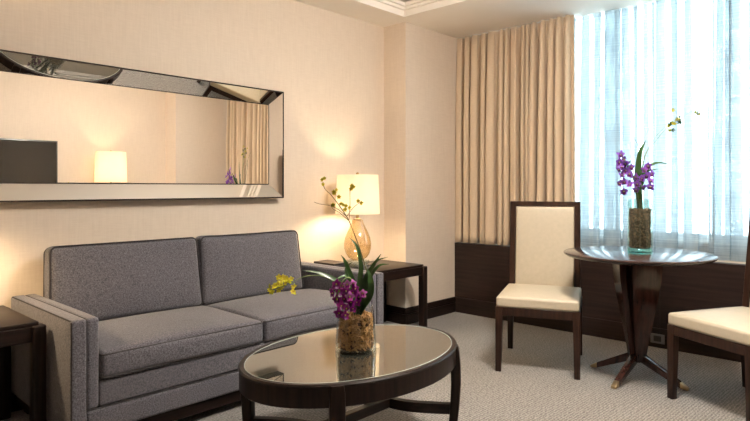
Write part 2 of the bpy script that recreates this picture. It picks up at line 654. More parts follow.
# window: frame, mullions, one pane of glass per bay
bm = bmesh.new()
WY = [PY0, 0.40, 2.45, PY1]
for y in WY:
    y0 = min(max(y - 0.025, PY0), PY1 - 0.05)
    box(bm, 4.78, 4.83, y0, y0 + 0.05, 0.77, CZ + 0.2)
box(bm, 4.78, 4.83, PY0, PY1, 0.77, 0.81)
box(bm, 4.78, 4.83, PY0, PY1, CZ + 0.16, CZ + 0.2)
wf = struct('window_1', bm, M['alu'])
for k in range(3):
    struct('pane', nbox(4.80, 4.806, WY[k] + 0.03, WY[k + 1] - 0.03, 0.81, CZ + 0.165), M['pane'], wf)

# door on the left end wall (seen only in the bevels of the mirror)
bm = nbox(XL, XL + 0.03, 0.7, 1.6, 0, 2.1, 0.003, 1)
for (y0, y1) in ((0.62, 0.7), (1.6, 1.68)):
    box(bm, XL, XL + 0.045, y0, y1, 0, 2.18, 0.003, 1)
box(bm, XL, XL + 0.045, 0.7, 1.6, 2.1, 2.18, 0.003, 1)
d1 = struct('door_1', bm, M['door'])
bm = bmesh.new()
tube(bm, [(XL + 0.03, 1.52, 1.0), (XL + 0.085, 1.52, 1.0), (XL + 0.085, 1.40, 1.0)], 0.009)
struct('door_handle', bm, M['nickel'], d1, True)

# ------------------------------------------------------------------ added bowl light out of view, fills the room
def emitter_strength(watts, area):
    return watts / (PI * area)

t = empty('fill_light', 'added unseen bowl light hung from the raised tray to fill the room', 'fill light', (2.5, 1.0, TZ + 0.06))
obj('fill_canopy', lathe(bmesh.new(), [(0.07, 0), (0.07, -0.02), (0.012, -0.03), (0.012, -0.26)], 32), M['nickel'], t)
bm = lathe(bmesh.new(), [(0.02, -0.255), (0.20, -0.265), (0.225, -0.285), (0.215, -0.32), (0.17, -0.36), (0.10, -0.388), (0.0005, -0.40)], 48)
obj('fill_bowl', bm, emis('fill bowl glow', (1.0, 0.92, 0.83), emitter_strength(FILL_WATTS, 0.36)), t)

# ------------------------------------------------------------------ sofa
SX0, SX1, SYF, SYB = 0.897, 2.822, 2.568, 3.40
AZ = 0.597
sofa = empty('sofa', 'two-seat grey upholstered sofa with dark piping against the cream wall', 'sofa', ((SX0 + SX1) / 2, (SYF + SYB) / 2, 0))
OX, OY = (SX0 + SX1) / 2, (SYF + SYB) / 2
def S_(bm):
    bmesh.ops.translate(bm, verts=bm.verts, vec=(-OX, -OY, 0))
    return bm
OW, IW = 0.066, 0.054
for s in (0, 1):
    x0 = SX0 if s == 0 else SX1 - OW
    x1 = x0 + OW
    ix0 = x1 - 0.002 if s == 0 else x0 - IW + 0.002
    ix1 = ix0 + IW
    bm = bmesh.new()
    cushion(bm, OW / 2, (SYB - SYF) / 2, (AZ - 0.103) / 2, 0.013, 0.002, 0, ((x0 + x1) / 2, OY, (AZ + 0.103) / 2), 8)
    cushion(bm, IW / 2, (SYB - SYF - 0.006) / 2, (AZ - 0.207) / 2, 0.015, 0.003, 0.001, ((ix0 + ix1) / 2, OY + 0.002, (AZ - 0.001 + 0.207) / 2), 8)
    arm = obj('arm', S_(bm), M['fabric'], sofa)
    xo = SX0 + 0.004 if s == 0 else SX1 - 0.004
    sg = 1 if s == 0 else -1
    bm = tube(bmesh.new(), [(xo, SYF + 0.004, 0.108), (xo, SYF + 0.004, AZ - 0.012), (xo + sg * 0.004, SYF + 0.010, AZ - 0.005), (xo, SYF + 0.03, AZ - 0.003), (xo, SYB - 0.02, AZ - 0.003)], 0.0034, 6)
    obj('piping', S_(bm), M['piping'], arm)
    xg = x1 - 0.001 if s == 0 else x0 + 0.001
    bm = tube(bmesh.new(), [(xg, SYF + 0.006, 0.212), (xg, SYF + 0.006, AZ - 0.010), (xg, SYF + 0.02, AZ - 0.003), (xg, SYB - 0.02, AZ - 0.003)], 0.003, 6)
    obj('piping', S_(bm), M['seam'], arm)
bm = bmesh.new()
cushion(bm, (SX1 - SX0 - 2 * OW + 0.004) / 2, 0.05, 0.051, 0.013, 0, 0.002, (OX, SYF + 0.05, 0.154), 10)
obj('lower_rail', S_(bm), M['fabric'], sofa)
bm = tube(bmesh.new(), [(SX0 + OW, SYF + 0.006, 0.2065), (SX1 - OW, SYF + 0.006, 0.2065)], 0.0035, 6)
obj('piping', S_(bm), M['piping'], sofa)
bm = bmesh.new()
cushion(bm, (SX1 - SX0 - 2 * OW - 2 * IW + 0.012) / 2, 0.05, 0.057, 0.016, 0.002, 0.002, (OX, SYF + 0.053, 0.265), 10)
obj('upper_rail', S_(bm), M['fabric'], sofa)
# seat deck and back
obj('seat_deck', S_(nbox(SX0 + OW, SX1 - OW, SYF + 0.09, SYB - 0.06, 0.10, 0.318)), M['fabric'], sofa)
bm = bmesh.new()
cushion(bm, (SX1 - SX0 - 2 * OW) / 2, 0.045, 0.235, 0.02, 0, 0, (OX, SYB - 0.045, 0.342), 10)
obj('back_frame', S_(bm), M['fabric'], sofa)
bm = nbox(SX0 + 0.02, SX1 - 0.02, SYF + 0.018, SYF + 0.045, 0.045, 0.104, 0.003, 1)
box(bm, SX0 + 0.02, SX1 - 0.02, SYB - 0.045, SYB - 0.018, 0.045, 0.104, 0.003, 1)
box(bm, SX0 + 0.02, SX0 + 0.045, SYF + 0.03, SYB - 0.03, 0.045, 0.104, 0.003, 1)
box(bm, SX1 - 0.045, SX1 - 0.02, SYF + 0.03, SYB - 0.03, 0.045, 0.104, 0.003, 1)
obj('plinth', S_(bm), M['wood_x'], sofa)
for x in (SX0 + 0.05, SX1 - 0.11):
    for y in (SYF + 0.03, SYB - 0.09):
        obj('leg', S_(nbox(x, x + 0.06, y, y + 0.06, 0, 0.06, 0.004, 1)), M['wood_x'], sofa)
# seat cushions
IX0, IX1 = SX0 + OW + IW - 0.002, SX1 - OW - IW + 0.002
IM = (IX0 + IX1) / 2 + 0.006
for k, (a, b) in enumerate(((IX0 + 0.002, IM - 0.0015), (IM + 0.0015, IX1 - 0.002))):
    hx, hy, hz = (b - a) / 2, 0.305, 0.058
    c = ((a + b) / 2, SYF - 0.008 + hy, 0.383)
    bm = cushion(bmesh.new(), hx, hy, hz, 0.024, 0.036, 0.014, c, 16, 0.005, k * 7)
    sc = obj('seat_cushion', S_(bm), M['fabric'], sofa)
    for sz in (1, -1):
        loop = [(c[0] + x, c[1] + y, c[2] + sz * (hz - 0.008)) for (x, y) in rrect(hx - 0.002, hy - 0.002, 0.02)]
        bm = tube(bmesh.new(), loop, 0.0038, 6, True)
        obj('piping', S_(bm), M['seam'], sc)
# back cushions, leaning
for k, (a, b) in enumerate(((IX0 + 0.002, IM - 0.006), (IM, IX1 - 0.058))):
    hx, hy, hz = (b - a) / 2, 0.052, 0.210
    tilt = Matrix.Rotation(math.radians(-7), 4, 'X')
    c = Vector(((a + b) / 2, 3.250, 0.640))
    bm = cushion(bmesh.new(), hx, hy, hz, 0.032, 0.008, 0.034, (0, 0, 0), 16, 0.006, 11 + k * 5)
    for v in bm.verts:
        v.co.x *= 1 - 0.022 * v.co.z / hz
        v.co.z -= 0.006 * (1 - (v.co.x / hx) ** 2) * (1 if v.co.z > 0 else 0) * v.co.z / hz
    bmesh.ops.transform(bm, matrix=Matrix.Translation(c) @ tilt, verts=bm.verts)
    bc = obj('back_cushion', S_(bm), M['fabric'], sofa)
    for sy in (-1, 1):
        loop = [tilt @ Vector((x * (1 - 0.022 * z / hz), sy * (hy - 0.009), z - (0.006 * (1 - (x / hx) ** 2) if z > 0 else 0))) + c for (x, z) in rrect(hx - 0.004, hz - 0.004, 0.034)]
        bm = tube(bmesh.new(), loop, 0.0045, 6, True)
        obj('piping', S_(bm), M['piping'], bc)

# ------------------------------------------------------------------ wall mirror with bevelled mirror frame
MX0, MX1, MZ0, MZ1 = 0.44, 2.598, 1.087, 1.832
MY = YB
mir = empty('wall_mirror', 'long horizontal wall mirror with angled mirrored border above the sofa', 'mirror', ((MX0 + MX1) / 2, MY, (MZ0 + MZ1) / 2))
mo = (-(MX0 + MX1) / 2, -MY, -(MZ0 + MZ1) / 2)
def M_(bm):
    bmesh.ops.translate(bm, verts=bm.verts, vec=mo)
    return bm
BW, YO, YI = 0.090, MY - 0.072, MY - 0.024
bm = bmesh.new()
e = 0.009
box(bm, MX0 - e, MX1 + e, YO - 0.004, MY, MZ1, MZ1 + e, 0.002, 1)
box(bm, MX0 - e, MX1 + e, YO - 0.004, MY, MZ0 - e, MZ0, 0.002, 1)
box(bm, MX0 - e, MX0, YO - 0.004, MY, MZ0, MZ1, 0.002, 1)
box(bm, MX1, MX1 + e, YO - 0.004, MY, MZ0, MZ1, 0.002, 1)
obj('edge_band', M_(bm), M['brown_edge'], mir)
obj('center_glass', M_(nbox(MX0 + BW - 0.004, MX1 - BW + 0.004, YI - 0.002, YI + 0.012, MZ0 + BW - 0.004, MZ1 - BW + 0.004, 0.002, 1)), M['mirror'], mir, False)
o4 = [(MX0, MZ0), (MX1, MZ0), (MX1, MZ1), (MX0, MZ1)]
i4 = [(MX0 + BW, MZ0 + BW), (MX1 - BW, MZ0 + BW), (MX1 - BW, MZ1 - BW), (MX0 + BW, MZ1 - BW)]
for k in range(4):
    j = (k + 1) % 4
    A, B, C, D = o4[k], o4[j], i4[j], i4[k]
    bm = bmesh.new()
    hexa(bm, [(A[0], MY - 0.004, A[1]), (B[0], MY - 0.004, B[1]), (C[0], MY - 0.004, C[1]), (D[0], MY - 0.004, D[1])],
         [(A[0], YO, A[1]), (B[0], YO, B[1]), (C[0], YI, C[1]), (D[0], YI, D[1])])
    obj('bevel_strip', M_(bm), M['mirror'], mir, False)
bm = bmesh.new()
for (A, B) in zip(i4, i4[1:] + i4[:1]):
    tube(bm, [(A[0], YI - 0.003, A[1]), (B[0], YI - 0.003, B[1])], 0.0022, 6)
obj('inner_bead', M_(bm), M['brown_edge'], mir)

# ------------------------------------------------------------------ end tables
def end_table(x0, x1, y0, y1, H, label):
    t = empty('end_table', label, 'side table', ((x0 + x1) / 2, (y0 + y1) / 2, 0), group='dark end tables beside the sofa')
    hx, hy = (x1 - x0) / 2, (y1 - y0) / 2
    obj('tabletop', nbox(-hx + 0.026, hx - 0.026, -hy + 0.022, hy - 0.022, H - 0.022, H, 0.004), M['wood_x'], t)
    for s in (-1, 1):
        obj('apron', nbox(-hx + 0.05, hx - 0.05, s * (hy - 0.03) - 0.012, s * (hy - 0.03) + 0.012, H - 0.085, H - 0.018, 0.003, 1), M['wood_x'], t)
        obj('apron', nbox(s * (hx - 0.03) - 0.012, s * (hx - 0.03) + 0.012, -hy + 0.05, hy - 0.05, H - 0.085, H - 0.018, 0.003, 1), M['wood_y'], t)
    for sx in (-1, 1):
        for sy in (-1, 1):
            bm = nbox(sx * (hx - 0.028) - 0.028, sx * (hx - 0.028) + 0.028, sy * (hy - 0.028) - 0.028, sy * (hy - 0.028) + 0.028, 0, H - 0.014, 0.009, 3)
            obj('leg', bm, M['wood_z'], t)
    obj('shelf', nbox(-hx + 0.03, hx - 0.03, -hy + 0.03, hy - 0.03, 0.12, 0.14, 0.003, 1), M['wood_x'], t) if label.startswith('dark wood end table at') else None
    return t
end_table(2.875, 3.722, 2.91, 3.412, 0.535, 'dark wood end table under the glass lamp between sofa and window pier')
end_table(0.22, 0.880, 2.80, 3.37, 0.565, 'dark wood square-legged table by the nearer sofa arm, cut by the picture edge')

# ------------------------------------------------------------------ table lamps
def table_lamp(loc, label, watts, shade_z0, shade_h, rb, rt, body, col):
    t = empty('table_lamp', label, 'lamp', loc)
    obj('base', box(nbox(-0.085, 0.085, -0.085, 0.085, 0, 0.034, 0.004), -0.065, 0.065, -0.065, 0.065, 0.036, 0.066, 0.004), M['acrylic'], t)
    zb = 0.067
    prof = [(r, zb + z) for r, z in body]
    obj('glass_body', lathe(bmesh.new(), prof, 40), M['amber'], t)
    zt = prof[-1][1]
    bm = lathe(bmesh.new(), [(0.03, zt - 0.004), (0.032, zt + 0.006), (0.012, zt + 0.012), (0.010, shade_z0 + 0.03)], 24)
    obj('neck', bm, M['brass'], t)
    zc = shade_z0 + shade_h * 0.5 - 0.062
    bm = lathe(bmesh.new(), [(0.012, zc - 0.075), (0.015, zc - 0.045), (0.030, zc - 0.01), (0.033, zc + 0.012), (0.024, zc + 0.034), (0.0005, zc + 0.045)], 20)
    obj('bulb', bm, emis('lamp bulb', col, emitter_strength(watts, 0.0130)), t)
    # shade: open drum with thickness
    z0, z1 = shade_z0, shade_z0 + shade_h
    th = 0.003
    bm = lathe(bmesh.new(), [(rb, z0), (rt, z1), (rt - th, z1), (rb - th, z0), (rb, z0)], 56, close_bottom=False, close_top=False)
    bmesh.ops.remove_doubles(bm, verts=bm.verts, dist=1e-5)
    sh = obj('lamp_shade', bm, M['shade'], t)
    bm = bmesh.new()
    zs = z1 - 0.02
    for k in range(3):
        a = 2 * PI * k / 3 + 0.4
        tube(bm, [(0, 0, zs), ((rt - 0.004) * math.cos(a), (rt - 0.004) * math.sin(a), zs)], 0.002, 6)
    lathe(bm, [(0.004, zc + 0.04), (0.004, zs + 0.02), (0.011, zs + 0.026), (0.012, zs + 0.034), (0.004, zs + 0.040)], 16)
    obj('finial', bm, M['brass'], t)
    return t

EGG = [(0.045, 0), (0.072, 0.02), (0.092, 0.05), (0.1035, 0.09), (0.104, 0.125), (0.096, 0.17), (0.080, 0.21), (0.060, 0.25), (0.045, 0.28), (0.040, 0.305)]
LW = (1.0, 0.74, 0.45)
table_lamp((3.16, 3.15, 0.535), 'glowing table lamp with amber glass body and white drum shade beside the sofa', LAMP_WATTS, 0.418, 0.298, 0.170, 0.158, EGG, LW)
table_lamp((0.50, 3.10, 0.565), 'lit amber glass lamp on the near end table, beyond the picture edge', LAMP_WATTS * 1.5, 0.418, 0.298, 0.170, 0.158, EGG, LW)

# dark leather box on the far end table
t = empty('leather_box', 'flat dark leather box on the end table next to the lamp base', 'box', (2.965, 3.24, 0.535))
obj('body', nbox(-0.07, 0.07, -0.11, 0.11, 0, 0.045, 0.004), M['dark_leather'], t)
obj('lid', nbox(-0.073, 0.073, -0.113, 0.113, 0.046, 0.062, 0.004), M['dark_leather'], t)

# ------------------------------------------------------------------ coffee table
KX, KY, KZ, KA, KB = 1.79, 1.80, 0.45, 0.54, 0.38
ct = empty('coffee_table', 'oval dark wood coffee table with inset bronze glass top before the sofa', 'coffee table', (KX, KY, 0))
def oval_ring(bm, a, b, prof, n=96):
    """profile of (inset, z) swept round the oval, closed"""
    rings = []
    for (q, z) in prof:
        rings.append([bm.verts.new(((a - q) * math.cos(2 * PI * i / n), (b - q) * math.sin(2 * PI * i / n), z)) for i in range(n)])
    m = len(rings)
    for k in range(m):
        A, B = rings[k], rings[(k + 1) % m]
        for i in range(n):
            j = (i + 1) % n
            bm.faces.new((A[i], A[j], B[j], B[i]))
    return bm
obj('rim', oval_ring(bmesh.new(), KA, KB, [(0.002, KZ - 0.014), (0, KZ - 0.006), (0.006, KZ), (0.022, KZ), (0.024, KZ - 0.002), (0.024, KZ - 0.014)]), M['wood_x'], ct)
obj('apron', oval_ring(bmesh.new(), KA, KB, [(0.006, KZ - 0.085), (0.004, KZ - 0.083), (0.004, KZ - 0.0145), (0.04, KZ - 0.0145), (0.04, KZ - 0.085)]), M['wood_z'], ct)
bm = lathe(bmesh.new(), [(1, 0), (1, 1)], 96)
for v in bm.verts:
    up = v.co.z > 0.5
    v.co = Vector((v.co.x * (KA - 0.0255), v.co.y * (KB - 0.0255), KZ - 0.010 if not up else KZ - 0.001))
gt = obj('glass_top', bm, M['bronze_glass'], ct)
bm = bmesh.new()
tube(bm, [((KA - 0.0252) * math.cos(2 * PI * i / 96), (KB - 0.0252) * math.sin(2 * PI * i / 96), KZ - 0.0005) for i in range(96)], 0.0016, 6, True)
obj('polished_edge', bm, M['glass_edge'], gt)
LEGS = []
for (sx, sy) in ((-1, 1), (-1, -1), (1, -1), (1, 1)):
    a = math.atan2(sy * 0.80, sx * 0.74)
    LEGS.append(a)
    ca, sa = math.cos(a), math.sin(a)
    nx, ny = ca / KA, sa / KB
    ln = math.hypot(nx, ny)
    nx, ny = nx / ln, ny / ln
    tx, ty = -ny, nx
    ex, ey = KA * ca, KB * sa
    bm = bmesh.new()
    prev = None
    rings = []
    for (z, off, wd, th) in ((KZ - 0.006, 0.004, 0.050, 0.036), (KZ - 0.03, 0.010, 0.056, 0.038), (0.36, 0.016, 0.058, 0.044), (0.28, 0.018, 0.056, 0.044), (0.18, 0.012, 0.052, 0.042), (0.08, 0.000, 0.047, 0.038), (0.0, -0.012, 0.042, 0.034)):
        ring = []
        for (u, v) in rrect(wd / 2, th / 2, 0.007, 3):
            oo = off - th / 2 + v
            ring.append(bm.verts.new((ex + nx * oo + tx * u, ey + ny * oo + ty * u, z)))
        rings.append(ring)
    for A, B in zip(rings, rings[1:]):
        for i in range(len(A)):
            j = (i + 1) % len(A)
            bm.faces.new((A[i], A[j], B[j], B[i]))
    bm.faces.new(rings[0])
    bm.faces.new(rings[-1][::-1])
    obj('leg', bm, M['wood_z'], ct)
# low stretchers: a curved one at either end, bowed inwards, and a bar between them
def bar(bm, pts, w_, h_):
    rings = []
    pts = [Vector(p) for p in pts]
    for i, p in enumerate(pts):
        t_ = (pts[min(i + 1, len(pts) - 1)] - pts[max(i - 1, 0)]).normalized()
        s_ = Vector((-t_.y, t_.x, 0))
        rings.append([bm.verts.new(p + s_ * (w_ / 2) * a_ + Vector((0, 0, h_ / 2 * b_))) for a_, b_ in ((-1, -1), (1, -1), (1, 1), (-1, 1))])
    for A, B in zip(rings, rings[1:]):
        for i in range(4):
            j = (i + 1) % 4
            bm.faces.new((A[i], A[j], B[j], B[i]))
    bm.faces.new(rings[0])
    bm.faces.new(rings[-1][::-1])
    return bm
SZ = 0.162
lx, ly = KA * math.cos(LEGS[3]) - 0.015, KB * math.sin(LEGS[3]) - 0.02
for s in (-1, 1):
    pts = [(s * (lx - 0.13 * math.cos(PI / 2 * k / 10.0)), ly * k / 10.0, SZ) for k in range(-10, 11)]
    obj('stretcher', bar(bmesh.new(), pts, 0.030, 0.044), M['wood_y'], ct, auto=50)
obj('crossbar', nbox(-(lx - 0.135), lx - 0.135, -0.017, 0.017, SZ - 0.022, SZ + 0.022, 0.003, 1), M['wood_x'], ct)

# ------------------------------------------------------------------ plant kit
def leaf_strip(bm, pts, width, up=(0, 0, 1), fold=0.25, n=8, th=0.0012, tip=0.9):
    P = catmull(pts, n)
    up = Vector(up)
    L = len(P)
    top, bot = [], []
    for i, p in enumerate(P):
        t_ = (P[min(i + 1, L - 1)] - P[max(i - 1, 0)]).normalized()
        s_ = t_.cross(up)
        if s_.length < 1e-4:
            s_ = t_.orthogonal()
        s_.normalize()
        nn = s_.cross(t_).normalized()
        u = i / (L - 1)
        wd = width / 2 * max(0.04, (math.sin(PI * min(1, u * 0.72 + 0.28)) ** tip)) if u < 1 else width * 0.02
        row = [p - s_ * wd + nn * wd * fold, p - nn * 0, p + s_ * wd + nn * wd * fold]
        top.append([bm.verts.new(q + nn * th / 2) for q in row])
        bot.append([bm.verts.new(q - nn * th / 2) for q in row])
    for i in range(L - 1):
        for k in range(2):
            bm.faces.new((top[i][k], top[i][k + 1], top[i + 1][k + 1], top[i + 1][k]))
            bm.faces.new((bot[i][k + 1], bot[i][k], bot[i + 1][k], bot[i + 1][k + 1]))
        bm.faces.new((top[i][0], top[i + 1][0], bot[i + 1][0], bot[i][0]))
        bm.faces.new((top[i + 1][2], top[i][2], bot[i][2], bot[i + 1][2]))
    bm.faces.new((top[0][2], top[0][1], top[0][0], bot[0][0], bot[0][1], bot[0][2]))
    bm.faces.new((top[-1][0], top[-1][1], top[-1][2], bot[-1][2], bot[-1][1], bot[-1][0]))
    return bm

def petal(bm, ang, L, W, cup, mi, roll=0.0):
    n = 5
    rows = []
    ca, sa = math.cos(ang), math.sin(ang)
    for i in range(n + 1):
        u = i / n
        wd = W / 2 * (math.sin(PI * (0.12 + 0.86 * u)) ** 0.7)
        r = L * u
        h = cup * L * u * u
        rr = []
        for s in (-1, 0, 1):
            x, y = r * ca - s * wd * sa, r * sa + s * wd * ca
            rr.append(bm.verts.new((x, y, h + (0.18 * W * abs(s)) + roll * s * wd)))
        rows.append(rr)
    for A, B in zip(rows, rows[1:]):
        for k in range(2):
            bm.faces.new((A[k], A[k + 1], B[k + 1], B[k])).material_index = mi

def flower_mesh(name, R, m0, m1, m2, seed):
    rnd = random.Random(seed)
    bm = bmesh.new()
    for k, a in enumerate((90, 162, 234, 306, 18)):
        petal(bm, math.radians(a + rnd.uniform(-8, 8)), R * rnd.uniform(0.85, 1.1), R * rnd.uniform(0.62, 0.85), rnd.uniform(0.05, 0.4), 0, rnd.uniform(-0.2, 0.2))
    petal(bm, math.radians(270), R * 0.75, R * 0.8, 0.9, 1)
    petal(bm, math.radians(235), R * 0.45, R * 0.5, 0.8, 1)
    petal(bm, math.radians(305), R * 0.45, R * 0.5, 0.8, 1)
    bmesh.ops.solidify(bm, geom=bm.faces[:], thickness=0.0006)
    r = bmesh.ops.create_uvsphere(bm, u_segments=8, v_segments=6, radius=R * 0.14)
    for v in r['verts']:
        v.co.z += R * 0.18
        for f in v.link_faces:
            f.material_index = 2
    me = bpy.data.meshes.new(name)
    for f in bm.faces:
        f.smooth = True
    bm.to_mesh(me)
    bm.free()
    for q in (m0, m1, m2):
        me.materials.append(q)
    return me

def bud_mesh(name, R, m0, m1):
    bm = bmesh.new()
    for k in range(5):
        petal(bm, 2 * PI * k / 5, R, R * 0.6, 0.9, 0)
    bmesh.ops.solidify(bm, geom=bm.faces[:], thickness=0.0005)
    me = bpy.data.meshes.new(name)
    bm.to_mesh(me)
    bm.free()
    me.materials.append(m0)
    me.materials.append(m1)
    return me

FL = {
    'lime': [bud_mesh('bud', 0.013, M['bud'], M['bud'])],
    'magenta': [flower_mesh('blossom', 0.021, M['purple'], M['lip'], M['bud'], s) for s in (1, 2, 3)],
    'pale': [flower_mesh('blossom', 0.021, M['pale_purple'], M['purple'], M['bud'], s) for s in (4, 5)],
    'violet': [flower_mesh('blossom', 0.023, M['violet'], M['lip'], M['bud'], s) for s in (6, 7, 8)],
    'yellow': [flower_mesh('blossom', 0.0115, M['yellow'], M['yellow'], M['ochre'], s) for s in (9, 10, 11)],
    'bud': [flower_mesh('blossom', 0.0105, M['bud'], M['bud'], M['ochre'], s) for s in (12, 13)],
    'green': [bud_mesh('bud', 0.013, M['leaf'], M['leaf'])],
}
def blossom(kind, pos, parent, base, rnd, face=None, name='blossom', scale=1.0):
    o = bpy.data.objects.new(name, rnd.choice(FL[kind]))
    COL.objects.link(o)
    o.parent = parent
    o.location = Vector(pos) - base
    d = Vector(face) if face is not None else Vector((-0.7, -0.7, 0.1))
    d = (d + Vector((rnd.uniform(-0.7, 0.7), rnd.uniform(-0.7, 0.7), rnd.uniform(-0.5, 0.5)))).normalized()
    q = d.to_track_quat('Z', 'Y')
    o.rotation_mode = 'QUATERNION'
    o.rotation_quaternion = q
    s = scale * rnd.uniform(0.85, 1.15)
    o.scale = (s, s, s)
    return o

def bark(name, label, c, r, z0, z1, n, m, seed, chip=(0.008, 0.022)):
    rnd = random.Random(seed)
    bm = bmesh.new()
    lathe(bm, [(r * 0.86, z0), (r * 0.86, z1 - 0.012), (r * 0.3, z1 - 0.004)], 24, mi=1)
    for i in range(n):
        a = rnd.uniform(0, 2 * PI)
        if rnd.random() < 0.8:
            rr = r * rnd.uniform(0.84, 0.95)
            z = rnd.uniform(z0 + 0.006, z1 - 0.004)
        else:
            rr = r * math.sqrt(rnd.random()) * 0.93
            z = z1 - rnd.uniform(0, 0.012)
        L = rnd.uniform(*chip)
        g = bmesh.ops.create_cube(bm, size=1.0)
        mt = (Matrix.Translation((rr * math.cos(a), rr * math.sin(a), z)) @ Matrix.Rotation(a + PI / 2, 4, 'Z') @
              Matrix.Rotation(rnd.uniform(-1.4, 1.4), 4, 'Y') @ Matrix.Rotation(rnd.uniform(-0.6, 0.6), 4, 'X') @
              Matrix.Diagonal((L, rnd.uniform(0.002, 0.004), rnd.uniform(0.003, 0.007), 1)))
        bmesh.ops.transform(bm, matrix=mt, verts=g['verts'])
    rmax = r * 0.97
    for v in bm.verts:
        h = math.hypot(v.co.x, v.co.y)
        if h > rmax:
            v.co.x *= rmax / h
            v.co.y *= rmax / h
        v.co.z = max(v.co.z, z0)
    o = obj(name, bm, (m, M['bark_core']), None, False, loc=c)
    tag(o, label, 'bark', kind='stuff')
    return o

# ------------------------------------------------------------------ vase and orchids on the coffee table
VC = Vector((1.785, 1.79, KZ - 0.0005))
v1 = empty('glass_vase', 'clear tapered glass vase of brown bark on the oval coffee table', 'vase', VC)
prof = [(0.086, 0.0), (0.089, 0.004), (0.088, 0.03), (0.084, 0.10), (0.077, 0.17), (0.074, 0.192), (0.072, 0.192), (0.075, 0.17), (0.082, 0.10), (0.085, 0.03), (0.084, 0.010), (0.0001, 0.010)]
obj('vessel', lathe(bmesh.new(), prof, 56, close_top=False), M['glass'], v1)
bark('bark_filling', 'coarse golden brown bark chips filling the coffee table vase', VC, 0.083, 0.011, 0.150, 1100, M['bark'], 3, (0.012, 0.034))
# taper the chips with the vessel
bo = bpy.data.objects['bark_filling']
for v in bo.data.vertices:
    k = 1.0 - 0.085 * max(0, v.co.z) / 0.15
    v.co.x *= k
    v.co.y *= k

rnd = random.Random(21)
B1 = VC + Vector((0, 0, 0.135))
po1 = empty('purple_orchid', 'magenta orchid plant with long strap leaves in the coffee table vase', 'orchid', B1)
D0 = 2.52
def leafobj(parent, base, pts, wd, **k):
    bm = leaf_strip(bmesh.new(), [Vector(p) - base for p in pts], wd, **k)
    obj('leaf', bm, M['leaf'], parent)
root = B1 + Vector((0.01, 0.0, 0.0))
CAMUP = (-0.5, -0.5, 0.75)
leafobj(po1, B1, [root, at(350, 296, 2.50), at(338, 283, 2.49), at(322, 274, 2.48), at(303, 270.5, 2.46)], 0.030, up=CAMUP)
leafobj(po1, B1, [root, at(358, 302, 2.50), at(352, 280, 2.50), at(345, 262, 2.48), at(341, 255, 2.46)], 0.026, up=CAMUP)
leafobj(po1, B1, [root, at(364, 300, 2.52), at(366, 280, 2.52), at(374, 265, 2.50), at(381, 254, 2.48)], 0.030, up=CAMUP)
leafobj(po1, B1, [root, at(362, 302, 2.50), at(360, 282, 2.49), at(361, 266, 2.50), at(357, 247, 2.52), at(349, 237, 2.53)], 0.024, up=CAMUP)
leafobj(po1, B1, [root, at(366, 296, 2.50), at(370, 278, 2.50), at(379, 266, 2.50), at(389, 264, 2.50)], 0.020, up=CAMUP)
leafobj(po1, B1, [root, at(367, 296, 2.54), at(370, 272, 2.55), at(377, 261, 2.56), at(388, 257, 2.57)], 0.018, up=CAMUP)
leafobj(po1, B1, [root, at(356, 300, 2.47), at(350, 284, 2.45), at(345, 276, 2.43), at(333, 281, 2.40)], 0.020, up=CAMUP)
leafobj(po1, B1, [root, at(368, 300, 2.47), at(371, 288, 2.46), at(370, 276, 2.46), at(366, 268, 2.47)], 0.030, up=CAMUP)
leafobj(po1, B1, [root, at(360, 300, 2.55), at(352, 290, 2.56), at(346, 270, 2.58), at(352, 262, 2.58)], 0.022, up=CAMUP)
spike = [root, at(356, 292, 2.46), at(350, 278, 2.44), at(342, 282, 2.41), at(336, 300, 2.40)]
bm = tube(bmesh.new(), [p - B1 for p in catmull(spike, 6)], 0.0022, 6)
obj('flower_stem', bm, M['stem'], po1)
spots = [(347, 284, 'pale'), (343, 286, 'magenta'), (354, 283, 'pale'), (336, 284, 'magenta'), (333, 293, 'magenta'), (339, 291, 'magenta'), (346, 291, 'magenta'),
         (353, 293, 'magenta'), (359, 297, 'magenta'), (362, 293, 'pale'), (337, 299, 'magenta'), (344, 299, 'magenta'), (351, 302, 'magenta'), (357, 302, 'magenta'),
         (341, 306, 'magenta'), (347, 309, 'magenta'), (353, 309, 'magenta'), (339, 313, 'magenta'), (345, 315, 'magenta'), (334, 288, 'magenta'), (350, 297, 'pale'), (355, 289, 'magenta')]
for (x, y, k) in spots:
    blossom(k, at(x, y, 2.415 + rnd.uniform(-0.03, 0.02)), po1, B1, rnd, face=(-0.75, -0.66, 0.0))

yo1 = empty('yellow_orchid', 'spray of small yellow dancing orchids arching from the coffee table vase', 'orchid', B1 + Vector((0.02, 0.02, 0)))
BY = B1 + Vector((0.02, 0.02, 0))
def stem(parent, base, pts, r, r1, m):
    bm = tube(bmesh.new(), [p - base for p in catmull(pts, 6)], r * 1.25, 6, False, r1 * 1.25)
    obj('flower_stem', bm, m, parent)
stem(yo1, BY, [BY, at(369, 290, 2.52), at(364, 262, 2.53), at(352, 228, 2.54), at(345, 214, 2.54), at(332, 196, 2.53), at(325, 189, 2.52), at(323, 182, 2.51)], 0.0024, 0.0012, M['stem_brown'])
stem(yo1, BY, [at(347, 217, 2.54), at(339, 210, 2.53), at(331, 206, 2.52), at(320, 204, 2.5), at(314, 202, 2.5)], 0.0012, 0.0008, M['stem_brown'])
stem(yo1, BY, [at(350, 222, 2.54), at(340, 213, 2.53), at(333, 209, 2.52), at(331, 204, 2.5)], 0.0012, 0.0008, M['stem_brown'])
stem(yo1, BY, [at(349, 220, 2.54), at(350, 205, 2.53), at(350, 192, 2.52), at(351, 187, 2.5)], 0.0011, 0.0008, M['stem_brown'])
stem(yo1, BY, [at(347, 216, 2.54), at(353, 208, 2.53), at(359, 203, 2.52)], 0.0011, 0.0008, M['stem_brown'])
